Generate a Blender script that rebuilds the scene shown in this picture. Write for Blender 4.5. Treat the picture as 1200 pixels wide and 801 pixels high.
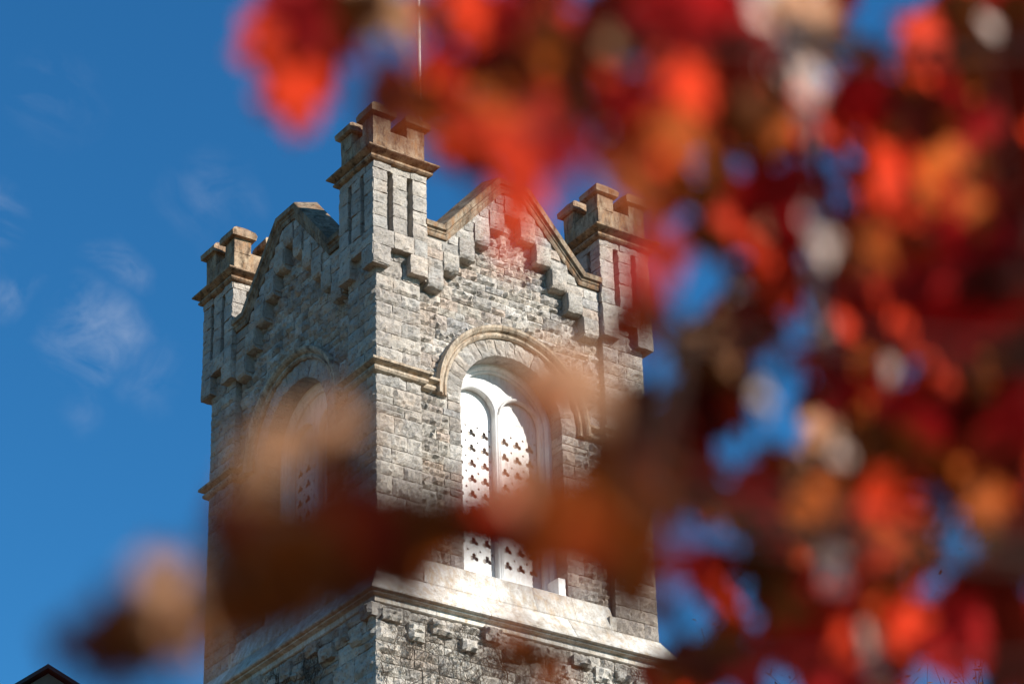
import bpy, bmesh, math, random
from mathutils import Vector, Matrix, noise

# ------------------------------------------------------------------ camera, sky, sun
scene = bpy.context.scene
for o in list(bpy.data.objects):
    bpy.data.objects.remove(o)
COL = scene.collection
G = 23.3                                  # height of the belfry water table above the ground
FPX, PW, PH = 3159.9, 1200.0, 801.0       # focal length in pixels of a 1200 px wide frame
YAW, PITCH, ROLL = 0.94816, 0.51116, -0.03202
CAM = Vector((-29.51, -44.534, -21.659 + G))
_d = Vector((math.cos(PITCH) * math.cos(YAW), math.cos(PITCH) * math.sin(YAW), math.sin(PITCH)))
_r = Vector((math.sin(YAW), -math.cos(YAW), 0))
_u = _r.cross(_d)
CR = _r * math.cos(ROLL) + _u * math.sin(ROLL)
CU = -_r * math.sin(ROLL) + _u * math.cos(ROLL)
CD = _d
cam_data = bpy.data.cameras.new('camera')
cam = bpy.data.objects.new('camera', cam_data)
COL.objects.link(cam)
cam.matrix_world = Matrix((
    (CR.x, CU.x, -CD.x, CAM.x), (CR.y, CU.y, -CD.y, CAM.y), (CR.z, CU.z, -CD.z, CAM.z), (0, 0, 0, 1)))
cam_data.sensor_fit = 'HORIZONTAL'
cam_data.sensor_width = 36.0
cam_data.lens = FPX * 36.0 / PW
cam_data.clip_start = 0.1
cam_data.clip_end = 3000.0
cam_data.dof.use_dof = True
cam_data.dof.focus_distance = 57.0
cam_data.dof.aperture_fstop = 1.7
cam_data.dof.aperture_ratio = 1.15
scene.camera = cam

SUN_AZ, SUN_EL = math.radians(32), math.radians(29)   # azimuth from the sunny face's normal towards +X
SUN = Vector((math.sin(SUN_AZ) * math.cos(SUN_EL), -math.cos(SUN_AZ) * math.cos(SUN_EL), math.sin(SUN_EL)))
ld = bpy.data.lights.new('sun', 'SUN')
ld.energy = 5.0
ld.angle = math.radians(0.5)
ld.color = (1.0, 0.935, 0.84)
sun = bpy.data.objects.new('sun', ld)
COL.objects.link(sun)
sun.rotation_euler = SUN.to_track_quat('Z', 'Y').to_euler()
sun.location = (0, 0, 80)

world = bpy.data.worlds.new('World')
scene.world = world
world.use_nodes = True
wn, wl = world.node_tree.nodes, world.node_tree.links
bg = wn['Background']
sky = wn.new('ShaderNodeTexSky')
sky.sky_type = 'NISHITA'
sky.sun_disc = False
sky.sun_elevation = SUN_EL
sky.sun_rotation = math.atan2(SUN.x, SUN.y)
sky.air_density = 1.0
sky.dust_density = 0.3
sky.ozone_density = 4.0
bg.inputs['Strength'].default_value = 0.089
# thin fair-weather wisps, each in its own direction of the sky
tc = wn.new('ShaderNodeTexCoord')
nz = wn.new('ShaderNodeTexNoise')
nz.inputs['Scale'].default_value = 30
nz.inputs['Detail'].default_value = 10
nz.inputs['Roughness'].default_value = 0.62
nz.inputs['Distortion'].default_value = 1.6
mp = wn.new('ShaderNodeMapping')
mp.inputs['Scale'].default_value = (1.0, 1.6, 1.2)
wl.new(tc.outputs['Generated'], mp.inputs['Vector'])
wl.new(mp.outputs['Vector'], nz.inputs['Vector'])


def ray(px, py):
    return (CD + CR * ((px - 600) / FPX) + CU * ((400.5 - py) / FPX))


def math_node(op, a, b=None, clamp=False):
    n = wn.new('ShaderNodeMath')
    n.operation = op
    n.use_clamp = clamp
    for i, v in enumerate((a, b)):
        if v is None:
            continue
        if isinstance(v, (int, float)):
            n.inputs[i].default_value = v
        else:
            wl.new(v, n.inputs[i])
    return n.outputs[0]


wob = wn.new('ShaderNodeTexNoise')
wob.inputs['Scale'].default_value = 22
wob.inputs['Detail'].default_value = 5
wl.new(tc.outputs['Generated'], wob.inputs['Vector'])
mask = None
for (px, py, rad, amt) in ((105, 395, 0.021, 1.0), (5, 250, 0.017, 0.75), (8, 335, 0.014, 0.6), (135, 310, 0.012, 0.7),
                           (250, 240, 0.02, 0.45), (55, 130, 0.02, 0.25), (190, 420, 0.018, 0.3), (110, 480, 0.014, 0.35)):
    dv = wn.new('ShaderNodeVectorMath')
    dv.operation = 'DISTANCE'
    dv.inputs[1].default_value = ray(px, py).normalized()
    wv = wn.new('ShaderNodeVectorMath')
    wv.operation = 'MULTIPLY_ADD'
    wl.new(wob.outputs['Color'], wv.inputs[0])
    wv.inputs[1].default_value = (.05, .05, .05)
    wl.new(tc.outputs['Generated'], wv.inputs[2])
    wo = wn.new('ShaderNodeVectorMath')
    wo.operation = 'SUBTRACT'
    wl.new(wv.outputs['Vector'], wo.inputs[0])
    wo.inputs[1].default_value = (.025, .025, .025)
    wl.new(wo.outputs['Vector'], dv.inputs[0])
    v = math_node('SUBTRACT', 1.0, math_node('DIVIDE', dv.outputs['Value'], rad), True)
    v = math_node('MULTIPLY', math_node('POWER', v, 1.3), amt)
    mask = v if mask is None else math_node('MAXIMUM', mask, v)
wisp = math_node('MULTIPLY', math_node('SUBTRACT', nz.outputs['Fac'], 0.40, True), 3.4, True)
fac = math_node('MULTIPLY', math_node('MULTIPLY', mask, wisp), 0.36, True)
mix = wn.new('ShaderNodeMixRGB')
wl.new(fac, mix.inputs['Fac'])
hs = wn.new('ShaderNodeHueSaturation')
hs.inputs['Saturation'].default_value = 1.18
hs.inputs['Value'].default_value = 1.0
wl.new(sky.outputs['Color'], hs.inputs['Color'])
tint = wn.new('ShaderNodeMixRGB')         # polarised, very clear autumn air: little red left in the blue
tint.blend_type = 'MULTIPLY'
tint.inputs['Fac'].default_value = 1.0
tint.inputs['Color2'].default_value = (.45, .91, 1.0, 1)
wl.new(hs.outputs['Color'], tint.inputs['Color1'])
wl.new(tint.outputs['Color'], mix.inputs['Color1'])
mix.inputs['Color2'].default_value = (4.2, 4.6, 5.4, 1)
wl.new(mix.outputs['Color'], bg.inputs['Color'])

scene.view_settings.view_transform = 'Standard'
scene.view_settings.look = 'None'
scene.view_settings.gamma = 1.0
scene.view_settings.use_curve_mapping = False
scene.view_settings.exposure = 0.8
scene.cycles.use_denoising = True
scene.cycles.max_bounces = 6
scene.cycles.sample_clamp_indirect = 4.0

# ------------------------------------------------------------------ helpers
def at(px, py, d):
    """the world point d metres in front of the lens seen near (px, py)"""
    return CAM + ray(px, py) * d


def link(name, mesh, parent=None, mats=None, smooth=False):
    o = bpy.data.objects.new(name, mesh)
    COL.objects.link(o)
    if mats:
        for m in (mats if isinstance(mats, (list, tuple)) else [mats]):
            mesh.materials.append(m)
    if parent:
        o.parent = parent
    if smooth:
        mesh.polygons.foreach_set('use_smooth', [True] * len(mesh.polygons))
    return o


def tag(o, label=None, cat=None, group=None, kind=None):
    for k, v in (('label', label), ('category', cat), ('group', group), ('kind', kind)):
        if v:
            o[k] = v
    return o


def empty(name, loc):
    o = bpy.data.objects.new(name, None)
    COL.objects.link(o)
    o.location = loc
    return o


class MB:
    def __init__(self):
        self.v, self.f, self.m = [], [], []

    def add(self, vs, fs, mat=0):
        k = len(self.v)
        self.v.extend([tuple(p) for p in vs])
        self.f.extend([tuple(i + k for i in f) for f in fs])
        self.m.extend([mat] * len(fs))

    def box(self, fr, u0, u1, z0, z1, w0, w1, mat=0):
        c = [fr(u, z, w) for w in (w0, w1) for z in (z0, z1) for u in (u0, u1)]
        self.add(c, [(0, 1, 3, 2), (4, 6, 7, 5), (0, 4, 5, 1), (2, 3, 7, 6), (0, 2, 6, 4), (1, 5, 7, 3)], mat)

    def mesh(self, name, merge=False):
        me = bpy.data.meshes.new(name)
        me.from_pydata(self.v, [], self.f)
        me.polygons.foreach_set('material_index', self.m)
        bm = bmesh.new()
        bm.from_mesh(me)
        bmesh.ops.recalc_face_normals(bm, faces=bm.faces)
        bm.to_mesh(me)
        bm.free()
        me.update()
        return me


HALF = 3.5


def frame0(u, z, w):                     # the sunny face: u to the right, z up, w outwards from the pier plane
    return (u, -HALF - w, z)


def rot(k):
    c, s = ((1, 0), (0, 1), (-1, 0), (0, -1))[k % 4]
    return lambda p: (c * p[0] - s * p[1], s * p[0] + c * p[1], p[2])


def face(k):                             # k=0 sunny (-Y) face, 1 = +X, 2 = +Y, 3 = -X (the shaded visible one)
    r = rot(k)
    return lambda u, z, w: r(frame0(u, z, w))


def stone(mb, fr, u0, u1, z0, z1, w0, amp, rnd, gap=0.008, back=0.07, cell=0.075, mat=0):
    """one rock-faced block: jittered rim, broken bulging face, sides running back into the wall"""
    u0 += gap; u1 -= gap; z0 += gap; z1 -= gap
    if u1 - u0 < 0.03 or z1 - z0 < 0.03:
        return
    nu = max(2, int(round((u1 - u0) / cell)))
    nz_ = max(2, int(round((z1 - z0) / cell)))
    tu, tz = rnd.uniform(-.5, .5) * amp, rnd.uniform(-.5, .5) * amp
    off = Vector((rnd.uniform(0, 90), rnd.uniform(0, 90), rnd.uniform(0, 90)))
    vs, idx = [], {}
    for j in range(nz_ + 1):
        for i in range(nu + 1):
            a, b = i / nu, j / nz_
            rim = i in (0, nu) or j in (0, nz_)
            u, z = u0 + (u1 - u0) * a, z0 + (z1 - z0) * b
            n = noise.noise(off + Vector((u * 6, z * 6, 0)))
            if rim:
                u += rnd.uniform(-.012, .008) if i == 0 else rnd.uniform(-.008, .012) if i == nu else 0
                z += rnd.uniform(-.006, .006)
                w = w0 + rnd.uniform(-.012, .014)
            else:
                u += rnd.uniform(-.2, .2) * (u1 - u0) / nu
                z += rnd.uniform(-.2, .2) * (z1 - z0) / nz_
                w = w0 + amp * (0.45 + 0.55 * n + rnd.uniform(-.35, .45)) + tu * (a - .5) + tz * (b - .5)
            idx[i, j] = len(vs)
            vs.append(fr(u, z, w))
    fs = [(idx[i, j], idx[i + 1, j], idx[i + 1, j + 1], idx[i, j + 1]) for j in range(nz_) for i in range(nu)]
    loop = [(i, 0) for i in range(nu)] + [(nu, j) for j in range(nz_)] + [(i, nz_) for i in range(nu, 0, -1)] + [(0, j) for j in range(nz_, 0, -1)]
    k = len(vs)
    for (i, j) in loop:
        vs.append(fr(u0 + (u1 - u0) * i / nu, z0 + (z1 - z0) * j / nz_, w0 - back))
    n = len(loop)
    for q in range(n):
        a, b = idx[loop[q]], idx[loop[(q + 1) % n]]
        fs.append((b, a, k + q, k + (q + 1) % n))
    mb.add(vs, fs, mat)


def courses(z0, z1, hs, rnd):
    out, z = [], z0
    while z < z1 - 0.05:
        h = rnd.choice(hs) * rnd.uniform(.92, 1.08)
        if z1 - (z + h) < min(hs) * .7:
            h = z1 - z
        out.append((z, z + h))
        z += h
    return out


def row(mb, fr, u0, u1, z0, z1, w0, amp, rnd, wid=(.22, .62), thin=.25, **kw):
    u = u0
    while u < u1 - 1e-4:
        w = rnd.uniform(*wid)
        if u1 - (u + w) < wid[0] * .75:
            w = u1 - u
        d = rnd.uniform(-.012, .014)
        if z1 - z0 > .27 and rnd.random() < thin:
            m = z0 + (z1 - z0) * rnd.uniform(.38, .62)
            stone(mb, fr, u, u + w, z0, m, w0 + d, amp, rnd, **kw)
            stone(mb, fr, u, u + w, m, z1, w0 + rnd.uniform(-.012, .014), amp, rnd, **kw)
        else:
            stone(mb, fr, u, u + w, z0, z1, w0 + d, amp, rnd, **kw)
        u += w


def sweep_square(mb, cx, cy, half, prof, close=False, mat=0):
    """a moulding run round a square: prof is (outward offset, z) from bottom to top"""
    n = len(prof)
    vs, fs = [], []
    for (o, z) in prof:
        h = half + o
        vs += [(cx - h, cy - h, z), (cx + h, cy - h, z), (cx + h, cy + h, z), (cx - h, cy + h, z)]
    for i in range(n - 1):
        for k in range(4):
            a, b = i * 4 + k, i * 4 + (k + 1) % 4
            fs.append((a, b, b + 4, a + 4))
    if close:
        fs.append((3, 2, 1, 0))
        fs.append(tuple((n - 1) * 4 + k for k in range(4)))
    mb.add(vs, fs, mat)


def sweep_square_pieces(mb, half, prof, cuts, rnd, gap=.004, mat=0):
    n = len(prof)
    for k in range(4):
        r = rot(k)
        us = [None] + [c + rnd.uniform(-.15, .15) for c in cuts] + [None]
        for a, b in zip(us, us[1:]):
            d = rnd.uniform(-.004, .004)
            vs = []
            for side, u in ((-1, a), (1, b)):
                for (o, z) in prof:
                    uu = side * (half + o) if u is None else u - side * gap
                    vs.append(r((uu, -half - o - d, z)))
            fs = [(i, i + 1, i + 1 + n, i + n) for i in range(n - 1)] + [tuple(range(n)), tuple(range(2 * n - 1, n - 1, -1))]
            mb.add(vs, fs, mat)


def sweep_path(mb, pts, prof, mat=0):
    """pts: plan polyline (x, y) with the outside on its right hand; prof: closed loop of (offset, z)"""
    P = [Vector(p) for p in pts]
    nrm = []
    for i in range(len(P) - 1):
        t = (P[i + 1] - P[i]).normalized()
        nrm.append(Vector((t.y, -t.x)))
    vs, n = [], len(prof)
    for i, p in enumerate(P):
        if i == 0:
            m = nrm[0]
        elif i == len(P) - 1:
            m = nrm[-1]
        else:
            a, b = nrm[i - 1], nrm[i]
            m = (a + b) / (1 + a.dot(b))
        for (o, z) in prof:
            vs.append((p.x + m.x * o, p.y + m.y * o, z))
    fs = []
    for i in range(len(P) - 1):
        for k in range(n):
            a, b = i * n + k, i * n + (k + 1) % n
            fs.append((a, b, b + n, a + n))
    fs.append(tuple(range(n)))
    fs.append(tuple((len(P) - 1) * n + k for k in range(n - 1, -1, -1)))
    mb.add(vs, fs, mat)


def sweep_arch(mb, fr, path, prof, mat=0, caps=True):
    """path: list of ((u, z), (nu, nz)) ; prof: closed loop of (outward radial offset, w)"""
    n, vs, fs = len(prof), [], []
    for ((u, z), (a, b)) in path:
        for (o, w) in prof:
            vs.append(fr(u + a * o, z + b * o, w))
    for i in range(len(path) - 1):
        for k in range(n):
            a, b = i * n + k, i * n + (k + 1) % n
            fs.append((a, b, b + n, a + n))
    if caps:
        fs.append(tuple(range(n)))
        fs.append(tuple((len(path) - 1) * n + k for k in range(n - 1, -1, -1)))
    mb.add(vs, fs, mat)


def in_pieces(path, length, gap=.007):
    """cut a moulding's path into separate stones with open joints"""
    P = []
    for ((u0, z0), n0), ((u1, z1), n1) in zip(path, path[1:]):
        L = math.hypot(u1 - u0, z1 - z0)
        k = max(1, int(round(L / length))) if L > length * 1.3 else 1
        for i in range(k):
            t = i / k
            P.append(((u0 + (u1 - u0) * t, z0 + (z1 - z0) * t), n0 if i == 0 else None, L))
    P.append((path[-1][0], path[-1][1], 0))
    out = []
    # straight runs between two path points keep the run's own normal inside
    full = []
    for i, (p, n, L) in enumerate(P):
        if n is None:
            j = i
            while P[j][1] is None:
                j -= 1
            k = i
            while P[k][1] is None:
                k += 1
            a, b = P[j][0], P[k][0]
            l = math.hypot(b[0] - a[0], b[1] - a[1])
            n = (-(b[1] - a[1]) / l, (b[0] - a[0]) / l)
        full.append((p, n))
    cur, acc = [full[0]], 0.0
    for a, b in zip(full, full[1:]):
        l = math.hypot(b[0][0] - a[0][0], b[0][1] - a[0][1])
        acc += l
        if acc >= length * .95 and b is not full[-1]:
            f = min(.4, gap / max(l, 1e-6))
            e = (a[0][0] + (b[0][0] - a[0][0]) * (1 - f), a[0][1] + (b[0][1] - a[0][1]) * (1 - f))
            cur.append((e, b[1]))
            out.append(cur)
            cur, acc = [b], 0.0
        else:
            cur.append(b)
    out.append(cur)
    return [c for c in out if len(c) > 1]


def arch_path(cu, zc, r, zlow, seg=40):
    out = [((cu - r, zlow), (-1, 0))]
    for i in range(seg + 1):
        t = math.pi * (1 - i / seg)
        out.append(((cu + r * math.cos(t), zc + r * math.sin(t)), (math.cos(t), math.sin(t))))
    out.append(((cu + r, zlow), (1, 0)))
    return out


def arch_loop(cu, zc, r, zlow, seg=28):
    return [p for p, _ in arch_path(cu, zc, r, zlow, seg)]


def plate(mb, fr, loops, w0, w1, mat=0):
    """a flat plate with holes (first loop outside), from depth w0 to w1"""
    cu = bpy.data.curves.new('outline', 'CURVE')
    cu.dimensions = '2D'
    cu.fill_mode = 'BOTH'
    cu.extrude = 0.5
    for lp in loops:
        s = cu.splines.new('POLY')
        s.points.add(len(lp) - 1)
        for q, (u, z) in zip(s.points, lp):
            q.co = (u, z, 0, 1)
        s.use_cyclic_u = True
    ob = bpy.data.objects.new('outline', cu)
    COL.objects.link(ob)
    dg = bpy.context.evaluated_depsgraph_get()
    dg.update()
    me = bpy.data.meshes.new_from_object(ob.evaluated_get(dg))
    vs = [fr(v.co.x, v.co.y, w0 if v.co.z < 0 else w1) for v in me.vertices]
    mb.add(vs, [tuple(p.vertices) for p in me.polygons], mat)
    bpy.data.meshes.remove(me)
    bpy.data.objects.remove(ob)
    bpy.data.curves.remove(cu)


def tube(mb, pts, radii, sides=5, mat=0):
    vs, fs = [], []
    n = len(pts)
    for i, p in enumerate(pts):
        p = Vector(p)
        t = (Vector(pts[min(i + 1, n - 1)]) - Vector(pts[max(i - 1, 0)])).normalized()
        a = t.cross(Vector((0.31, 0.17, 0.93)))
        if a.length < 1e-3:
            a = t.cross(Vector((1, 0, 0)))
        a.normalize()
        b = t.cross(a)
        for k in range(sides):
            an = 2 * math.pi * k / sides
            vs.append(p + (a * math.cos(an) + b * math.sin(an)) * radii[i])
    for i in range(n - 1):
        for k in range(sides):
            q, r = i * sides + k, i * sides + (k + 1) % sides
            fs.append((q, r, r + sides, q + sides))
    fs.append(tuple(range(sides)))
    fs.append(tuple((n - 1) * sides + k for k in range(sides)))
    mb.add(vs, fs, mat)


# ------------------------------------------------------------------ materials
def material(name, build, rough=0.85, spec=0.3):
    m = bpy.data.materials.new(name)
    m.use_nodes = True
    nt = m.node_tree
    b = nt.nodes['Principled BSDF']
    b.inputs['Roughness'].default_value = rough
    b.inputs['Specular IOR Level'].default_value = spec
    build(nt, b)
    return m


def N(nt, typ, **kw):
    n = nt.nodes.new(typ)
    for k, v in kw.items():
        if k.startswith('i_'):
            n.inputs[k[2:].replace('_', ' ')].default_value = v
        else:
            setattr(n, k, v)
    return n


def ramp(nt, fac, stops, interp='LINEAR'):
    r = nt.nodes.new('ShaderNodeValToRGB')
    r.color_ramp.interpolation = interp
    el = r.color_ramp.elements
    while len(el) < len(stops):
        el.new(0.5)
    for e, (p, c) in zip(el, stops):
        e.position = p
        e.color = tuple(c) + (1,) if len(c) == 3 else c
    nt.links.new(fac, r.inputs['Fac'])
    return r.outputs['Color']


def mixc(nt, fac, a, b, mode='MIX'):
    n = nt.nodes.new('ShaderNodeMixRGB')
    n.blend_type = mode
    for s, v in (('Fac', fac), ('Color1', a), ('Color2', b)):
        if isinstance(v, (int, float)):
            n.inputs[s].default_value = v
        elif isinstance(v, tuple):
            n.inputs[s].default_value = v + (1,) if len(v) == 3 else v
        else:
            nt.links.new(v, n.inputs[s])
    return n.outputs['Color']


def noise_fac(nt, scale, detail=5, rough=.6, vec=None, stretch=None):
    t = N(nt, 'ShaderNodeTexNoise')
    t.inputs['Scale'].default_value = scale
    t.inputs['Detail'].default_value = detail
    t.inputs['Roughness'].default_value = rough
    c = nt.nodes.new('ShaderNodeTexCoord')
    src = c.outputs['Object']
    if stretch:
        mpn = nt.nodes.new('ShaderNodeMapping')
        mpn.inputs['Scale'].default_value = stretch
        nt.links.new(src, mpn.inputs['Vector'])
        src = mpn.outputs['Vector']
    nt.links.new(src, t.inputs['Vector'])
    return t.outputs['Fac']


def bump(nt, b, h, strength, dist=.02):
    n = nt.nodes.new('ShaderNodeBump')
    n.inputs['Strength'].default_value = strength
    n.inputs['Distance'].default_value = dist
    nt.links.new(h, n.inputs['Height'])
    nt.links.new(n.outputs['Normal'], b.inputs['Normal'])


def stone_mat(name, tones, stain=.65, pit=.75, bmp=.9):
    def bld(nt, b):
        g = nt.nodes.new('ShaderNodeNewGeometry')
        base = ramp(nt, g.outputs['Random Per Island'], [(i / len(tones), c) for i, c in enumerate(tones)], 'CONSTANT')
        n1 = noise_fac(nt, 2.2, 6, .65)
        base = mixc(nt, .55, base, ramp(nt, n1, [(.3, (.55, .53, .5)), (.5, (1.12, 1.07, 1.03)), (.72, (1.55, 1.46, 1.38))]), 'MULTIPLY')
        n2 = noise_fac(nt, 9, 6, .7)
        base = mixc(nt, stain, base, ramp(nt, n2, [(.32, (.35, .3, .27)), (.47, (1, 1, 1)), (.62, (1.1, 1.06, 1.0))]), 'MULTIPLY')
        n3 = noise_fac(nt, 26, 4, .65)
        base = mixc(nt, pit, base, ramp(nt, n3, [(.34, (.22, .2, .185)), (.42, (1, 1, 1))]), 'MULTIPLY')
        n4 = noise_fac(nt, 1.3, 4, .6)
        base = mixc(nt, ramp(nt, n4, [(.54, (0, 0, 0)), (.68, (.42, .42, .42))]), base, mixc(nt, .75, base, (.42, .28, .18)), 'MIX')
        nt.links.new(base, b.inputs['Base Color'])
        bump(nt, b, noise_fac(nt, 15, 8, .78), bmp, .07)
    return material(name, bld, .92, .2)


GREYS = [(0.414, 0.391, 0.362), (0.345, 0.328, 0.305), (0.483, 0.454, 0.414), (0.391, 0.345, 0.310), (0.287, 0.276, 0.259), (0.460, 0.414, 0.368),
         (0.380, 0.368, 0.356), (0.437, 0.368, 0.316), (0.333, 0.305, 0.276), (0.517, 0.494, 0.460), (0.402, 0.374, 0.333)]
M_STONE = stone_mat('granite_rubble', GREYS)
M_ASHLAR = stone_mat('granite_quoins', [(0.425, 0.397, 0.362), (0.391, 0.368, 0.339), (0.460, 0.425, 0.380), (0.368, 0.339, 0.310), (0.448, 0.402, 0.356), (0.414, 0.397, 0.374)], .6, .7)
M_BASE = stone_mat('granite_base', [(0.506, 0.483, 0.443), (0.414, 0.391, 0.362), (0.598, 0.575, 0.529), (0.460, 0.425, 0.385), (0.368, 0.351, 0.328), (0.552, 0.517, 0.471)], .6, .7, 1.0)


def bld_mortar(nt, b):
    n = noise_fac(nt, 14, 5, .7)
    nt.links.new(ramp(nt, n, [(.3, (.22, .20, .175)), (.7, (.38, .345, .30))]), b.inputs['Base Color'])
    bump(nt, b, n, .5)


M_MORTAR = material('mortar', bld_mortar, .95, .1)


def sandstone(name, lo, mid, hi, rust, soot=.85):
    def bld(nt, b):
        n1 = noise_fac(nt, 3.2, 7, .68)
        base = ramp(nt, n1, [(.3, lo), (.5, mid), (.7, hi)])
        g = nt.nodes.new('ShaderNodeNewGeometry')
        base = mixc(nt, 1.0, base, ramp(nt, g.outputs['Random Per Island'], [(0, (.74, .72, .70)), (.5, (1, 1, 1)), (1, (1.18, 1.17, 1.15))]), 'MULTIPLY')
        n5 = noise_fac(nt, 4.2, 7, .72, stretch=(1.5, 1.5, .45))
        base = mixc(nt, soot, base, ramp(nt, n5, [(.38, (.26, .235, .21)), (.52, (1, 1, 1))]), 'MULTIPLY')
        n2 = noise_fac(nt, 5.0, 6, .7, stretch=(1.6, 1.6, .5))
        base = mixc(nt, ramp(nt, n2, [(.5, (0, 0, 0)), (.66, (.8, .8, .8))]), base, rust)
        n3 = noise_fac(nt, 24, 5, .65)
        base = mixc(nt, .6, base, ramp(nt, n3, [(.33, (.35, .32, .3)), (.46, (1, 1, 1)), (.65, (1.12, 1.08, 1.02))]), 'MULTIPLY')
        nt.links.new(base, b.inputs['Base Color'])
        bump(nt, b, n3, .5, .015)
    return material(name, bld, .9, .2)


M_TRIM = sandstone('buff_sandstone', (.28, .225, .17), (.42, .345, .265), (.52, .45, .365), (.33, .22, .14))
M_PARAPET = sandstone('weathered_brown_sandstone', (.15, .10, .07), (.28, .195, .13), (.42, .33, .225), (.33, .175, .08), .95)
M_COPING = sandstone('dark_coping_sandstone', (.12, .085, .06), (.23, .175, .125), (.36, .29, .21), (.25, .13, .06), .9)
M_SILL = sandstone('pale_limestone', (.36, .31, .25), (.60, .565, .52), (.70, .68, .65), (.46, .35, .24), .35)


def bld_white(nt, b):
    n = noise_fac(nt, 4, 6, .7, stretch=(1, 1, .4))
    c = ramp(nt, n, [(.3, (.60, .58, .55)), (.5, (.77, .765, .75))])
    n2 = noise_fac(nt, 7, 7, .75, stretch=(1.5, 1.5, .25))
    c = mixc(nt, .7, c, ramp(nt, n2, [(.36, (.55, .5, .45)), (.47, (1, 1, 1))]), 'MULTIPLY')
    nt.links.new(c, b.inputs['Base Color'])
    bump(nt, b, noise_fac(nt, 30, 3), .1, .005)


M_WHITE = material('white_paint', bld_white, .45, .4)


def bld_backing(nt, b):
    n = noise_fac(nt, 6, 4)
    nt.links.new(ramp(nt, n, [(.3, (.36, .31, .28)), (.7, (.5, .45, .41))]), b.inputs['Base Color'])


M_BACKING = material('weathered_backing_board', bld_backing, .8, .2)


def bld_roof(nt, b):
    n = noise_fac(nt, 5, 6, .7)
    base = ramp(nt, n, [(.3, (.14, .075, .045)), (.55, (.30, .17, .095)), (.75, (.40, .26, .15))])
    w = N(nt, 'ShaderNodeTexWave', wave_type='BANDS', bands_direction='Z')
    w.inputs['Scale'].default_value = 3.2
    w.inputs['Distortion'].default_value = .6
    c = nt.nodes.new('ShaderNodeTexCoord')
    nt.links.new(c.outputs['Object'], w.inputs['Vector'])
    base = mixc(nt, .5, base, ramp(nt, w.outputs['Fac'], [(.1, (.35, .35, .35)), (.35, (1, 1, 1))]), 'MULTIPLY')
    nt.links.new(base, b.inputs['Base Color'])
    bump(nt, b, w.outputs['Fac'], .4)


M_ROOF = material('rusty_roof_tiles', bld_roof, .85, .2)


def plain(name, c, rough=.6, spec=.3, var=.25, scale=8):
    def bld(nt, b):
        n = noise_fac(nt, scale, 5, .65)
        nt.links.new(ramp(nt, n, [(.25, tuple(x * (1 - var) for x in c)), (.75, tuple(min(1, x * (1 + var)) for x in c))]), b.inputs['Base Color'])
    return material(name, bld, rough, spec)


M_POLE = plain('white_pole_paint', (.78, .76, .74), .3, .5, .05)
M_VINE = plain('dry_vine_bark', (.075, .058, .045), .9, .1, .4)
M_BARK = plain('dark_maple_bark', (.055, .032, .024), .9, .15, .4, 30)
M_PALEBARK = plain('pale_grey_bark', (.60, .55, .47), .7, .3, .3, 40)

# ------------------------------------------------------------------ ground
def bld_grass(nt, b):
    n = noise_fac(nt, .6, 8, .7)
    nt.links.new(ramp(nt, n, [(.3, (.06, .055, .025)), (.55, (.14, .09, .045)), (.8, (.22, .11, .05))]), b.inputs['Base Color'])
    bump(nt, b, noise_fac(nt, 20, 4), .6, .05)


mb = MB()
mb.add([(-1200, -1200, 0), (1200, -1200, 0), (1200, 1200, 0), (-1200, 1200, 0)], [(0, 1, 2, 3)])
tag(link('ground', mb.mesh('ground'), None, material('autumn_lawn', bld_grass, .95, .1)), kind='structure')

# ------------------------------------------------------------------ the tower
tower = empty('stone_tower', (0, 0, 0))
tag(tower, 'grey granite bell tower with crenellated corner turrets, stepped gables and arched white belfry windows', 'tower')
MATS = [M_STONE, M_MORTAR, M_ASHLAR, M_TRIM, M_PARAPET, M_COPING, M_SILL, M_BASE]
STONE, MORTAR, ASH, TRIM, PARA, COPE, SILL, BASE = range(8)


def part(name, mb, mats=None, parent=None, top=True):
    o = link(name, mb.mesh(name), parent or tower, mats or MATS)
    if parent is None:
        o.location = (0, 0, G)
    return o


def turned(o, k, parent=None):
    """a copy of a part, and of its own pieces, on another side of the tower"""
    c = o.copy()
    COL.objects.link(c)
    c.parent = parent or o.parent
    if parent is None:
        c.rotation_euler = (0, 0, k * math.pi / 2)
    for ch in list(o.children):
        turned(ch, 0, c)
    return c


ZC, ROPEN = 5.06, 1.30            # centre and radius of the belfry arch
STEP_U, STEP_Z = 0.41, 0.49


def step_bottom(j):
    return 9.80 - STEP_Z * abs(j)


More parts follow.
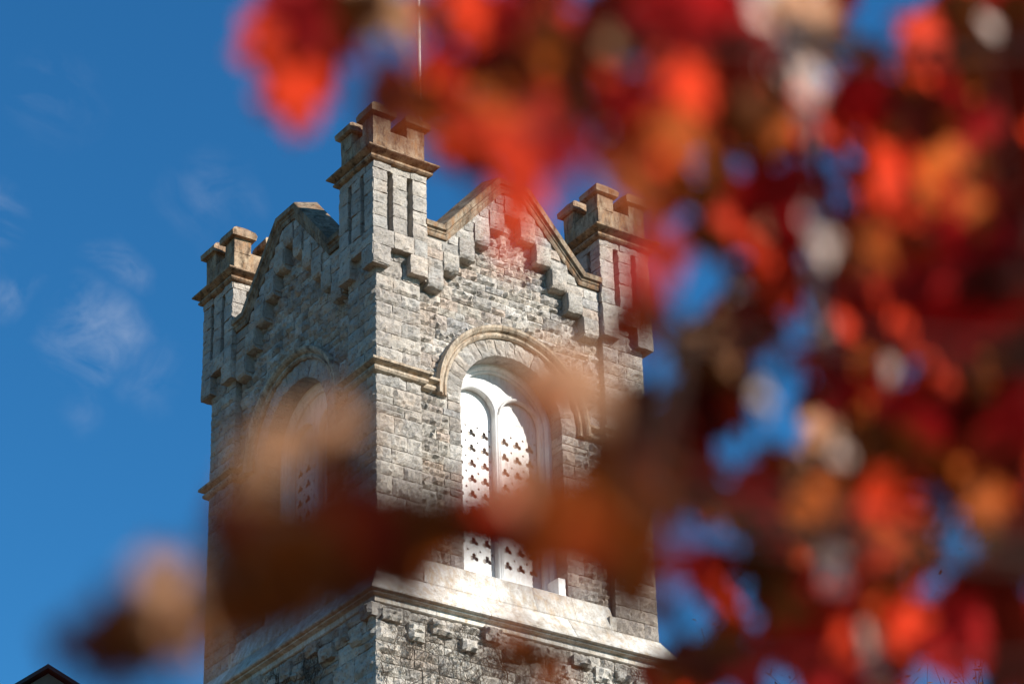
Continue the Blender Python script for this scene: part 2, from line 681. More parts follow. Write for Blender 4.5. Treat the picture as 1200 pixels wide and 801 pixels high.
def belfry_wall(k, seed):
    rnd = random.Random(seed)
    fr = face(k)
    mb = MB()
    hole = arch_loop(0, ZC, ROPEN + .03, .98)
    plate(mb, fr, [[(-2.45, .40), (2.45, .40), (2.45, 8.55), (1.6, 8.55), (.2, 10.2), (-.2, 10.2), (-1.6, 8.55), (-2.45, 8.55)], hole], -.95, -.192, MORTAR)
    for (z0, z1) in courses(1.05, 10.0, (.17, .21, .25, .3, .34), rnd):
        segs = []
        if z0 >= ZC + 1.6:
            segs = [(-2.4, 2.4)]
        else:
            if z0 < ZC:
                h = ROPEN
            else:
                h = math.sqrt(max(0.0, 1.60 ** 2 - (z0 - ZC) ** 2))
            segs = [(-2.4, -h), (h, 2.4)]
        if z0 > 7.2:                      # only below the stepped corbels
            lim = (9.80 - z0) / STEP_Z + 1.2
            if lim <= 0:
                continue
            segs = [(max(a, -lim * STEP_U), min(b, lim * STEP_U)) for a, b in segs]
            segs = [(a, b) for a, b in segs if b - a > .1]
        for (a, b) in segs:
            if z0 < ZC and abs(a) == ROPEN or abs(b) == ROPEN and z0 < ZC:
                w = rnd.choice((.30, .34, .45))
                if a == ROPEN:
                    stone(mb, fr, a, a + w, z0, z1, -.165, .05, rnd, back=.5)
                    row(mb, fr, a + w, b, z0, z1, -.175, .085, rnd, cell=.06, gap=.005)
                else:
                    stone(mb, fr, b - w, b, z0, z1, -.165, .05, rnd, back=.5)
                    row(mb, fr, a, b - w, z0, z1, -.175, .085, rnd, cell=.06, gap=.005)
            else:
                row(mb, fr, a, b, z0, z1, -.175, .085, rnd, cell=.06, gap=.005)
    return part('belfry_wall', mb)


def voussoirs(k, seed):
    rnd = random.Random(seed)
    fr = face(k)
    mb = MB()
    n = 19
    cuts = [math.pi * (i + rnd.uniform(-.12, .12) * (0 < i < n)) / n for i in range(n + 1)]
    for i in range(n):
        a0, a1 = cuts[i], cuts[i + 1]
        R = 1.5

        def pf(s, r, w):
            t = s / R
            return fr(r * math.cos(t), ZC + r * math.sin(t), w)
        stone(mb, pf, a0 * R, a1 * R, ROPEN, 1.73, -.155 + rnd.uniform(-.01, .012), .045, rnd, gap=.006, back=.52, cell=.085, mat=ASH)
    return part('voussoir_arch', mb)


def hood(k):
    fr = face(k)
    mb = MB()
    prof = [(0, -.22), (0, -.10), (.035, -.06), (.07, -.055), (.095, -.085), (.115, -.085), (.15, -.02), (.20, .02), (.255, .025), (.27, -.03), (.27, -.22)]
    for pc in in_pieces(arch_path(0, ZC, 1.70, 4.93, 60), .62):
        sweep_arch(mb, fr, pc, prof, TRIM)
    return part('hood_mould', mb)


def string_course():
    mb = MB()
    prof = [(-.06, 4.93), (.03, 4.93), (.085, 4.965), (.115, 5.01), (.11, 5.055), (.07, 5.08), (.075, 5.10), (.13, 5.125), (.187, 5.16), (.187, 5.215), (-.06, 5.30)]
    p = HALF - .16
    sweep_path(mb, [(-p, -1.93), (-p, -2.4), (-HALF, -2.4), (-HALF, -HALF), (-2.4, -HALF), (-2.4, -p), (-1.93, -p)], prof, TRIM)
    return part('string_course', mb)


def pier(seed):
    """corner pier at (-X, -Y), shared by the sunny and the shaded face"""
    rnd = random.Random(seed)
    mb = MB()
    q = HALF - .03
    mb.add([(x, y, z) for z in (.3, 8.0) for (x, y) in ((-q, -q), (-2.42, -q), (-2.42, -2.42), (-q, -2.42))],
           [(0, 1, 2, 3), (4, 5, 6, 7), (0, 1, 5, 4), (1, 2, 6, 5), (2, 3, 7, 6), (3, 0, 4, 7)], MORTAR)
    f0, f3 = face(0), face(3)
    for i, (z0, z1) in enumerate(courses(.44, 7.98, (.27, .33, .38, .43), rnd)):
        a = rnd.uniform(.36, .46) if i % 2 else rnd.uniform(.62, .74)
        kw = dict(mat=ASH, back=.2, cell=.065)
        if rnd.random() < .2:
            m = (z0 + z1) / 2 + rnd.uniform(-.04, .04)
            stone(mb, f0, -HALF, -HALF + a, z0, m, 0, .055, rnd, **kw)
            stone(mb, f0, -HALF, -HALF + a, m, z1, 0, .055, rnd, **kw)
        else:
            stone(mb, f0, -HALF, -HALF + a, z0, z1, 0, .055, rnd, **kw)
        stone(mb, f0, -HALF + a, -2.4, z0, z1, 0, .06, rnd, **kw)
        a = 1.1 - a
        stone(mb, f3, HALF - a, HALF, z0, z1, 0, .055, rnd, **kw)
        stone(mb, f3, 2.4, HALF - a, z0, z1, 0, .06, rnd, **kw)
    return part('pier', mb)


def turret(seed):
    rnd = random.Random(seed)
    T, C = .68, -3.0015
    mb = MB()

    def tf(k):
        r = rot(k)
        return lambda u, z, w: (lambda p: (p[0] + C, p[1] + C, p[2]))(r((u, -T - w, z)))

    def cube(x0, x1, y0, y1, z0, z1, m):
        mb.add([(C + x, C + y, z) for z in (z0, z1) for (x, y) in ((x0, y0), (x1, y0), (x1, y1), (x0, y1))],
               [(3, 2, 1, 0), (4, 5, 6, 7), (0, 1, 5, 4), (1, 2, 6, 5), (2, 3, 7, 6), (3, 0, 4, 7)], m)
    t = T - .035
    cube(-.47, .47, -.47, .47, 7.9, 10.0, MORTAR)
    cube(-t, t, -t, t, 7.95, 8.31, MORTAR)
    cube(-t, t, -t, t, 9.82, 10.0, MORTAR)
    for sx in (-1, 1):
        for sy in (-1, 1):
            x = sorted((sx * t, sx * .34)); y = sorted((sy * t, sy * .34))
            cube(x[0], x[1], y[0], y[1], 8.315, 9.815, MORTAR)
            x = sorted((sx * t, sx * .30)); y = sorted((sy * t, sy * .30))
            cube(x[0], x[1], y[0], y[1], 7.5, 7.945, MORTAR)
    for k in range(4):
        f = tf(k)
        kw = dict(mat=ASH, back=.19, cell=.08)
        row(mb, f, -T, T, 9.80, 9.985, 0, .03, rnd, wid=(.4, .6), **kw)
        row(mb, f, -T, T, 7.92, 8.33, 0, .035, rnd, wid=(.4, .55), thin=.3, **kw)
        for (a, b) in ((-T, -.32), (-.18, .18), (.32, T)):
            zs = [8.33, 8.63, 8.95, 9.22, 9.52, 9.80]
            if rnd.random() < .5:
                zs = [8.33, 8.72, 9.04, 9.43, 9.80]
            for z0, z1 in zip(zs, zs[1:]):
                stone(mb, f, a, b, z0, z1, rnd.uniform(-.008, .008), .03, rnd, **kw)
        for (a, b) in ((-T, -.25), (.25, T)):
            stone(mb, f, a, b, 7.46 + rnd.uniform(-.02, .03), 7.92, .012, .04, rnd, gap=.004, mat=ASH, back=.4, cell=.08)
    o = part('turret', mb)
    mc = MB()
    sweep_square(mc, C, C, T, [(-.05, 9.96), (.02, 9.965), (.07, 9.985), (.105, 10.02), (.105, 10.065), (.05, 10.085), (.05, 10.105), (.115, 10.135), (.20, 10.185),
                               (.218, 10.20), (.218, 10.232), (.02, 10.37), (-.05, 10.40)], True, PARA)
    oc = part('cornice', mc, MATS, o)
    mp_ = MB()
    p = .655
    sweep_square(mp_, C, C, p, [(0, 10.36), (-.004, 10.6), (-.004, 10.84), (-.03, 10.88), (-.2, 10.92)], True, PARA)
    op = part('parapet', mp_, MATS, o)
    for sx in (-1, 1):
        for sy in (-1, 1):
            mm = MB()
            cx, cy = C + sx * (p - .215), C + sy * (p - .215)
            h = .218
            e = rnd.uniform(-.02, .02)
            sweep_square(mm, cx, cy, h, [(.0, 10.80), (.0, 11.17), (.06, 11.185), (.10, 11.20), (.105, 11.33 + e), (.07, 11.40 + e), (-.08, 11.555 + e), (-.13, 11.57 + e)], True, PARA)
            mm.v = [(x + rnd.uniform(-.012, .012), y + rnd.uniform(-.012, .012), z + rnd.uniform(-.014, .014) * (z > 11)) for x, y, z in mm.v]
            part('merlon', mm, MATS, o)
    return o


COPE_U = [(-2.34, 8.62), (-1.743, 8.62), (-.263, 10.33), (.263, 10.33), (1.743, 8.62), (2.34, 8.62)]


def gable(k, seed):
    rnd = random.Random(seed)
    fr = face(k)
    mb = MB()
    # projecting face carried on the stepped corbels
    lo = []
    for j in range(-5, 6):
        a, b = (j - .5) * STEP_U, (j + .5) * STEP_U
        if j == -5:
            a = -2.3
        if j == 5:
            b = 2.3
        lo += [(a + .0005 * j, step_bottom(j) + .10), (b - .0005, step_bottom(j) + .10)]
    hi = [(2.3, 8.66), (1.70, 8.66), (.25, 10.36), (-.25, 10.36), (-1.70, 8.66), (-2.3, 8.66)]
    plate(mb, fr, [lo + hi], -.34, .055, MORTAR)
    for j in range(-5, 6):                 # the corbel stones, each with a rounded, undercut foot
        a, b = (j - .5) * STEP_U + .012, (j + .5) * STEP_U - .022
        if j in (-5, 5):
            a, b = (-2.24, b) if j < 0 else (a, 2.24)
        z = step_bottom(j) + rnd.uniform(-.02, .02)
        n = 5
        vs, fs = [], []
        prof = [(-.22, .0), (-.03, .005), (.055, .03), (.095, .085), (.105, .15), (.10, .46), (-.22, .46)]
        for i in range(n + 1):
            u = a + (b - a) * i / n
            for q, (w, dz) in enumerate(prof):
                jw = 0 if q in (0, 6) else rnd.uniform(-.014, .014)
                jz = 0 if q in (0, 5, 6) else rnd.uniform(-.014, .014)
                vs.append(fr(u + rnd.uniform(-.006, .006), z + dz + jz, w + jw))
        m = len(prof)
        for i in range(n):
            for q in range(m):
                c, d = i * m + q, i * m + (q + 1) % m
                fs.append((c, d, d + m, c + m))
        fs.append(tuple(range(m)))
        fs.append(tuple(n * m + q for q in range(m)))
        mb.add(vs, fs, ASH)
        stone(mb, fr, a - .01, b + .01, z + .14, step_bottom(j) + STEP_Z, .10, .035, rnd, mat=ASH, back=.1)
    z = step_bottom(5) + STEP_Z
    while z < 10.3:
        h = STEP_Z / 2
        jm = max(0, (9.80 + STEP_Z - z) / STEP_Z - .01)
        jm = math.ceil(jm - 1e-6) if jm > 0 else 0
        inner = (jm - .5) * STEP_U if jm > 0 else 0
        top = z + h
        outer = 2.3 if top <= 8.67 else min(2.3, 1.743 - (top - 8.75) / 1.155 + .02)
        if outer > inner + .08:
            if inner <= 0:
                row(mb, fr, -outer, outer, z, top, .072, .045, rnd, wid=(.3, .6), mat=STONE, back=.05)
            else:
                row(mb, fr, -outer, -inner, z, top, .072, .045, rnd, wid=(.3, .6), mat=STONE, back=.05)
                row(mb, fr, inner, outer, z, top, .072, .045, rnd, wid=(.3, .6), mat=STONE, back=.05)
        z += h
    o = part('gable', mb)
    mc = MB()
    P = [Vector(p) for p in COPE_U]
    path = []
    ns = []
    for i in range(len(P) - 1):
        t = (P[i + 1] - P[i]).normalized()
        ns.append(Vector((-t.y, t.x)))
    for i, p in enumerate(P):
        a, b = ns[max(0, i - 1)], ns[min(len(ns) - 1, i)]
        m = (a + b) / (1 + a.dot(b))
        path.append(((p.x, p.y), (m.x, m.y)))
    prof = [(0, -.3), (0, .10), (.035, .115), (.10, .12), (.115, .14), (.16, .15), (.185, .2), (.30, .205), (.315, .19), (.46, -.36), (.03, -.36)]
    for pc in in_pieces(path, .62):
        sweep_arch(mc, fr, pc, prof, COPE)
    part('coping', mc, MATS, o)
    return o


def lancet_loop(cu, r, zlow, zs, seg=22):
    return [(cu - r, zlow)] + [(cu + r * math.cos(math.pi * (1 - i / seg)), zs + r * math.sin(math.pi * (1 - i / seg))) for i in range(seg + 1)] + [(cu + r, zlow)]


def trefoil(cu, cz, s):
    """outline of three overlapping lobes"""
    lobes = [(0, .052 * s, .046 * s), (-.060 * s, -.032 * s, .052 * s), (.060 * s, -.032 * s, .052 * s)]
    out = []
    for i in range(30):
        t = 2 * math.pi * i / 30
        best = .052 * s
        dx, dz = math.cos(t), math.sin(t)
        for (a, b, r) in lobes:
            pj = a * dx + b * dz
            q = r * r - (a * a + b * b - pj * pj)
            if q > 0 and pj > 0:
                best = max(best, pj + math.sqrt(q))
        out.append((cu + dx * best, cz + dz * best))
    return out


LU, LR, LZ = .59, .52, 5.20         # lancet centre, radius, springing


def window(k):
    fr = face(k)
    fm = MB()                        # tympanum board with the two lancet openings
    outer = arch_loop(0, ZC, 1.24, 1.10)
    lan = [lancet_loop(s * LU, LR, 1.22, LZ) for s in (-1, 1)]
    plate(fm, fr, [outer] + lan, -.80, -.72, 0)
    o = link('window', fm.mesh('window'), tower, [M_WHITE])
    o.location = (0, 0, G)
    m = MB()                         # moulded frame round the arch
    sweep_arch(m, fr, arch_path(0, ZC, 1.13, 1.10, 40), [(0, -.73), (0, -.66), (.03, -.64), (.055, -.64), (.07, -.61), (.11, -.57), (.15, -.56), (.19, -.56), (.19, -.73)])
    link('frame', m.mesh('frame'), o, [M_WHITE])
    for s in (-1, 1):
        m = MB()
        loop = [((s * LU + dx, z), n) for ((dx, z), n) in [((p[0][0], p[0][1]), p[1]) for p in arch_path(0, LZ, LR, 1.22, 26)]]
        sweep_arch(m, fr, loop, [(-.012, -.82), (-.012, -.70), (.008, -.68), (.034, -.675), (.052, -.695), (.056, -.73)])
        link('lancet_moulding', m.mesh('lancet_moulding'), o, [M_WHITE])
        m = MB()
        holes = []
        for r_ in range(9):
            zc = 4.70 - .362 * r_
            for q in (-1, 0, 1):
                holes.append(trefoil(s * LU + q * .33, zc, .98))
            for q in (-1.5, -.5, .5, 1.5):
                c = s * LU + q * .31
                holes.append([(c + .026 * math.cos(2 * math.pi * i / 10), zc + .155 + .026 * math.sin(2 * math.pi * i / 10)) for i in range(10)])
        plate(m, fr, [lancet_loop(s * LU, LR + .01, 1.2, LZ)] + holes, -.86, -.835, 0)
        m.box(fr, s * LU - LR, s * LU + LR, 5.19, 5.205, -.84, -.828)
        p = link('louvre_panel', m.mesh('louvre_panel'), o, [M_WHITE])
    m = MB()
    plate(m, fr, [arch_loop(0, ZC, 1.22, 1.1)], -.95, -.90, 0)
    link('backing_board', m.mesh('backing_board'), o, [M_BACKING])
    m = MB()
    tube(m, [fr(0, 1.2, -.70), fr(0, 5.22, -.70)], [.036, .036], 10)
    link('mullion', m.mesh('mullion'), o, [M_WHITE])
    m = MB()                          # sloping wooden sill with end stops
    a, b = -ROPEN + .012, ROPEN - .012
    m.add([fr(u, z, w) for u in (a, b) for (z, w) in ((1.05, -.17), (1.09, -.16), (1.36, -.70), (1.05, -.70))],
          [(0, 1, 2, 3), (4, 5, 6, 7), (0, 1, 5, 4), (1, 2, 6, 5), (2, 3, 7, 6), (3, 0, 4, 7)])
    for s in (-1, 1):
        u0, u1 = sorted((s * (ROPEN - .014), s * (ROPEN - .2)))
        m.box(fr, u0, u1, 1.07, 1.50, -.60, -.22)
    link('sill', m.mesh('sill'), o, [M_WHITE])
    return o


def weather_course(k):
    """sloping limestone course between the piers under the belfry window"""
    fr = face(k)
    m = MB()
    a = 2.36
    prof = [(.42, -.5), (.42, .0), (.495, .035), (.525, .03), (1.045, -.135), (1.075, -.14), (1.075, -.5)]
    xs = [-a, -1.5, -.6, .35, 1.35, a]
    for x0, x1 in zip(xs, xs[1:]):
        vs = [fr(u, z, w) for u in (x0 + .003, x1 - .003) for (z, w) in prof]
        n = len(prof)
        m.add(vs, [(i, (i + 1) % n, (i + 1) % n + n, i + n) for i in range(n)] + [tuple(range(n)), tuple(range(2 * n - 1, n - 1, -1))], SILL)
    for s in (-1, 1):                 # little upstands where the course meets the piers
        u0, u1 = sorted((s * 2.22, s * 2.392))
        m.box(fr, u0, u1, .50, .80, -.2, .018, SILL)
    return part('weather_course', m)


def water_table():
    m = MB()
    sweep_square_pieces(m, HALF, [(.02, -.26), (.13, -.25), (.15, -.235), (.15, -.125), (.19, -.115), (.25, -.095), (.25, -.065), (.30, -.06), (.33, -.04), (.33, .0),
                                 (.30, .03), (.035, .445), (.03, .47), (-.2, .48)], (-2.3, -1.1, .1, 1.2, 2.4), random.Random(6), .004, SILL)
    return part('water_table', m)


def base_wall(k, seed):
    rnd = random.Random(seed)
    fr = face(k)
    m = MB()
    m.box(fr, -3.54, 3.54, -G, -.2, -1.0, .06, MORTAR)
    E_ = 3.6
    for i, (z0, z1) in enumerate(courses(-4.0, -.24, (.28, .36, .44, .5), rnd)):
        row(m, fr, -E_, E_, z0, z1, .085, .085, rnd, wid=(.3, .85), thin=.4, mat=BASE, back=.1, cell=.07)
    # rough blocks left standing proud under the water table
    u = -3.5
    i = 0
    while u < 3.3:
        w = rnd.uniform(.34, .5)
        d = (.33, .62, .45, .66)[i % 4] + rnd.uniform(-.05, .05)
        if rnd.random() < .9:
            stone(m, fr, u, u + w, -.25 - d, -.25 - d + rnd.uniform(.24, .38), .17 + rnd.uniform(-.03, .06), .10, rnd, mat=BASE, back=.2, cell=.06)
        u += w + rnd.uniform(.04, .22)
        i += 1
    return part('base_wall', m)


for k, s in ((0, 11), (3, 23)):
    w_ = belfry_wall(k, s); v_ = voussoirs(k, s + 1); h_ = hood(k); g_ = gable(k, s + 2)
    n_ = window(k); c_ = weather_course(k); b_ = base_wall(k, s + 3)
    if k == 0:
        for o in (w_, v_, h_, g_, n_, c_, b_):
            for q in (1, 2):
                turned(o, q)
for f in (string_course, lambda: pier(5), lambda: turret(8)):
    o = f()
    for q in (1, 2, 3):
        turned(o, q)
water_table()
m = MB()
m.add([(-3.0, -3.0, 8.2), (3.0, -3.0, 8.2), (3.0, 3.0, 8.2), (-3.0, 3.0, 8.2), (0, 0, 9.6)], [(0, 1, 4), (1, 2, 4), (2, 3, 4), (3, 0, 4)])
part('roof', m, [M_ROOF])

m = MB()
tube(m, [(0, 0, 0), (0, 0, 4), (0, 0, 12.5)], [.05, .045, .03], 12)
pole = link('flagpole', m.mesh('flagpole'), None, [M_POLE], True)
pole.location = (-.02, 0, G + 9.5)
tag(pole, 'thin white flagpole rising from the roof behind the nearest turret', 'flagpole')
m = MB()
sweep_square(m, 0, 0, .09, [(0, -.1), (.02, .1), (-.02, .22)], True)
ob = link('collar', m.mesh('collar'), pole, [M_POLE])

# ------------------------------------------------------------------ bare creeper on the base of the tower
def creeper(k, seed, lo, hi, count, w):
    rnd = random.Random(seed)
    fr = face(k)
    m = MB()

    def shoot(u, z, ang, length, r, depth):
        pts, rad = [fr(u, z, w + rnd.uniform(0, .05))], [r]
        n = max(3, int(length / .07))
        for i in range(n):
            ang += rnd.uniform(-.35, .35) + (math.pi / 2 - ang) * .04
            u += math.cos(ang) * length / n
            z += math.sin(ang) * length / n
            if z > -.30 or abs(u) > 3.56:
                break
            pts.append(fr(u, z, w + rnd.uniform(-.01, .055)))
            rad.append(max(.004, r * (1 - .75 * (i + 1) / n)))
            if depth and rnd.random() < .38:
                shoot(u, z, ang + rnd.choice((-1, 1)) * rnd.uniform(.4, 1.2), length * rnd.uniform(.25, .6), rad[-1] * .7, depth - 1)
        if len(pts) > 1:
            tube(m, pts, rad, 3)
    for i in range(count):
        shoot(rnd.uniform(lo, hi), rnd.uniform(-3.2, -1.2), rnd.uniform(.9, 2.2), rnd.uniform(1.0, 2.4), rnd.uniform(.008, .014), 3)
    return link('bare_creeper', m.mesh('bare_creeper'), None, [M_VINE])


o = creeper(0, 3, -3.4, 3.5, 22, .17)
o.location = (0, 0, G)
tag(o, 'leafless creeper stems netted over the sunlit base wall below the pale ledge', 'climbing plant', 'bare creepers on the tower base')
o = creeper(3, 4, -3.4, 3.5, 16, .17)
o.location = (0, 0, G)
tag(o, 'leafless creeper stems clinging to the shaded base wall of the tower', 'climbing plant', 'bare creepers on the tower base')

# ------------------------------------------------------------------ gabled hall behind, only its peak shows at the bottom left
def hall():
    top = at(57, 779, 62.0)
    root = empty('stone_hall', (top.x, top.y, 0))
    root.rotation_euler = (0, 0, YAW - math.pi / 2 + math.radians(4))
    tag(root, 'grey gabled hall with dark eaves, only its peak showing left of the tower', 'hall')
    H, W_, L_ = top.z, 4.6, 14.0
    pitch = .66
    e = H - W_ * pitch
    m = MB()
    m.add([(-W_, 0, 0), (W_, 0, 0), (W_, 0, e - .2), (0, 0, H - .2), (-W_, 0, e - .2),
           (-W_, L_, 0), (W_, L_, 0), (W_, L_, e - .2), (0, L_, H - .2), (-W_, L_, e - .2)],
          [(0, 1, 2, 3, 4), (9, 8, 7, 6, 5), (0, 1, 6, 5), (1, 2, 7, 6), (4, 0, 5, 9), (2, 3, 8, 7), (3, 4, 9, 8)])
    link('wall', m.mesh('wall'), root, [plain('olive_grey_render', (.105, .10, .075), .9, .1, .3, 2)])
    m = MB()
    for s in (-1, 1):
        a = [(0, -.10, H), (s * (W_ + .5), -.10, e - .5 * pitch), (s * (W_ + .5), L_ + .2, e - .5 * pitch), (0, L_ + .2, H)]
        b = [(x, y, z - .10) for x, y, z in a]
        m.add(a + b, [(0, 1, 2, 3), (7, 6, 5, 4), (0, 1, 5, 4), (1, 2, 6, 5), (2, 3, 7, 6)])
    rf = link('roof', m.mesh('roof'), root, [plain('dark_slate', (.035, .035, .04), .7, .3, .3, 6)])
    m = MB()
    m.box(lambda u, z, w: (u, -w, z), -.5, .5, H - 4.6, H - 3.0, -.2, .02)
    link('window', m.mesh('window'), root, [plain('dark_glass', (.03, .035, .04), .15, .5, .1)])


hall()

# ------------------------------------------------------------------ background tree at the bottom right
def far_tree(name, label, px, py, d, spread, col, seed, leaves, group=None, tw=1.0):
    rnd = random.Random(seed)
    top = at(px, py, d)
    root = empty(name, (top.x, top.y, 0))
    tag(root, label, 'tree', group)
    H = top.z
    tr, tw_ = MB(), MB()
    tips = []

    def grow(p, dirv, length, r, depth):
        pts, rad = [p.copy()], [r]
        n = 5
        for i in range(n):
            dirv = (dirv + Vector((rnd.uniform(-.2, .2), rnd.uniform(-.2, .2), rnd.uniform(-.06, .14)))).normalized()
            p = p + dirv * length / n
            pts.append(p.copy())
            rad.append(max(.006, r * (1 - .6 * (i + 1) / n)))
            if depth > 0 and i > 0:
                for _ in range(rnd.choice((1, 1, 2))):
                    sd = (dirv + Vector((rnd.uniform(-1, 1), rnd.uniform(-1, 1), rnd.uniform(-.2, .5)))).normalized()
                    grow(p, sd, length * rnd.uniform(.4, .62), rad[-1] * .6, depth - 1)
        tube(tr if depth > 1 else tw_, pts, rad, 5 if depth > 1 else 3)
        if depth == 0:
            tips.extend(pts[1:])
    hs = H * .45
    grow(Vector((0, 0, 0)), Vector((0, 0, 1)), hs, .32, 0)
    tips.clear()
    for i in range(7):
        a = i * 2.4
        grow(Vector((0, 0, hs * rnd.uniform(.75, 1.0))), Vector((math.cos(a) * spread, math.sin(a) * spread, 1)).normalized(), (H - hs) * rnd.uniform(.75, .95), .15, 3)
    mx = max(t.z for t in tips)
    link('trunk', tr.mesh('trunk'), root, [M_BARK])
    link('twigs', tw_.mesh('twigs'), root, [M_BARK])
    f = MB()
    for _ in range(leaves):
        t = rnd.choice(tips) + Vector((rnd.gauss(0, .18), rnd.gauss(0, .18), rnd.gauss(0, .18)))
        a = Vector((rnd.gauss(0, 1), rnd.gauss(0, 1), rnd.gauss(0, 1))).normalized()
        b = a.orthogonal().normalized()
        s = rnd.uniform(.05, .11)
        f.add([t, t + a * s + b * s * .5, t + a * s * 2, t + a * s - b * s * .5], [(0, 1, 2, 3)])
    c = link('crown', f.mesh('crown'), root, [plain(name + '_foliage', col, .7, .2, .4, 3)])
    k = H / mx
    root.scale = (k, k, k)
    return root


far_tree('dark_tree', 'dark nearly leafless tree beyond the red leaves in the lower right corner', 1222, 636, 48.0, .6, (.022, .016, .012), 21, 9000)
far_tree('small_tree', 'rusty leaved treetop just showing to the right of the tower base', 893, 793, 60.0, .35, (.20, .09, .03), 5, 4200)

# ------------------------------------------------------------------ the red maple hanging in front of the lens
def leaf_mat(name, col, trans, rough=.6, spec=.05):
    m = bpy.data.materials.new(name)
    m.use_nodes = True
    nt = m.node_tree
    b = nt.nodes['Principled BSDF']
    b.inputs['Roughness'].default_value = rough
    b.inputs['Specular IOR Level'].default_value = spec
    g = nt.nodes.new('ShaderNodeNewGeometry')
    n = noise_fac(nt, 35, 4, .6)
    c0 = ramp(nt, n, [(.3, tuple(x * .72 for x in col)), (.7, tuple(min(1, x * 1.25) for x in col))])
    c = mixc(nt, 1.0, c0, ramp(nt, g.outputs['Random Per Island'], [(0, (.75, .75, .75)), (1, (1.2, 1.2, 1.2))]), 'MULTIPLY')
    nt.links.new(c, b.inputs['Base Color'])
    t = nt.nodes.new('ShaderNodeBsdfTranslucent')
    nt.links.new(c, t.inputs['Color'])
    ms = nt.nodes.new('ShaderNodeMixShader')
    ms.inputs['Fac'].default_value = trans
    nt.links.new(b.outputs['BSDF'], ms.inputs[1])
    nt.links.new(t.outputs['BSDF'], ms.inputs[2])
    nt.links.new(ms.outputs['Shader'], nt.nodes['Material Output'].inputs['Surface'])
    return m


LEAF = {'R': leaf_mat('leaf_red', (.64, .038, .006), .32), 'O': leaf_mat('leaf_orange', (.44, .085, .005), .3),
        'C': leaf_mat('leaf_crimson', (.50, .016, .016), .34), 'M': leaf_mat('leaf_maroon_shaded', (.13, .012, .006), .25),  # maroon and brown: the shade on the leaves is put into their colour
        'B': leaf_mat('leaf_brown_shaded', (.17, .046, .010), .2), 'D': leaf_mat('leaf_rust', (.30, .055, .006), .3), 'T': leaf_mat('leaf_tan', (.27, .125, .055), .2),
        'P': leaf_mat('leaf_peach_sheen', (.44, .215, .115), .2), 'K': leaf_mat('leaf_pale_sheen', (.62, .46, .39), .2),  # peach and the palest: sun sheen on leaves painted as base colour
        'G': leaf_mat('leaf_olive', (.115, .075, .018), .25)}
CODES = list(LEAF)
HALF_LEAF = [(.0, .0), (.10, -.10), (.30, -.16), (.26, -.04), (.50, .0), (.42, .10), (.50, .22), (.36, .24), (.24, .22), (.30, .40), (.36, .58), (.24, .56),
             (.16, .50), (.14, .72), (.0, .98)]


def leaf(mb, base, n, tip, size, code, rnd):
    n = n.normalized()
    t = (tip - n * tip.dot(n)).normalized()
    s = t.cross(n)
    pts = [(x, y) for x, y in HALF_LEAF] + [(-x, y) for x, y in HALF_LEAF[-2:0:-1]]
    curl, fold, sl = rnd.uniform(-.35, .35), rnd.uniform(-.2, .3), rnd.uniform(-.3, .3)
    vs = [base + t * (size * .3)]
    for (x, y) in pts:
        h = curl * (x * x + (y - .3) ** 2) + fold * abs(x) * .6 + sl * x * (y - .3)
        vs.append(base + s * (x * size * 1.08) + t * (y * size) + n * (h * size))
    k = len(pts)
    mb.add(vs, [(0, 1 + i, 1 + (i + 1) % k) for i in range(k)], CODES.index(code))


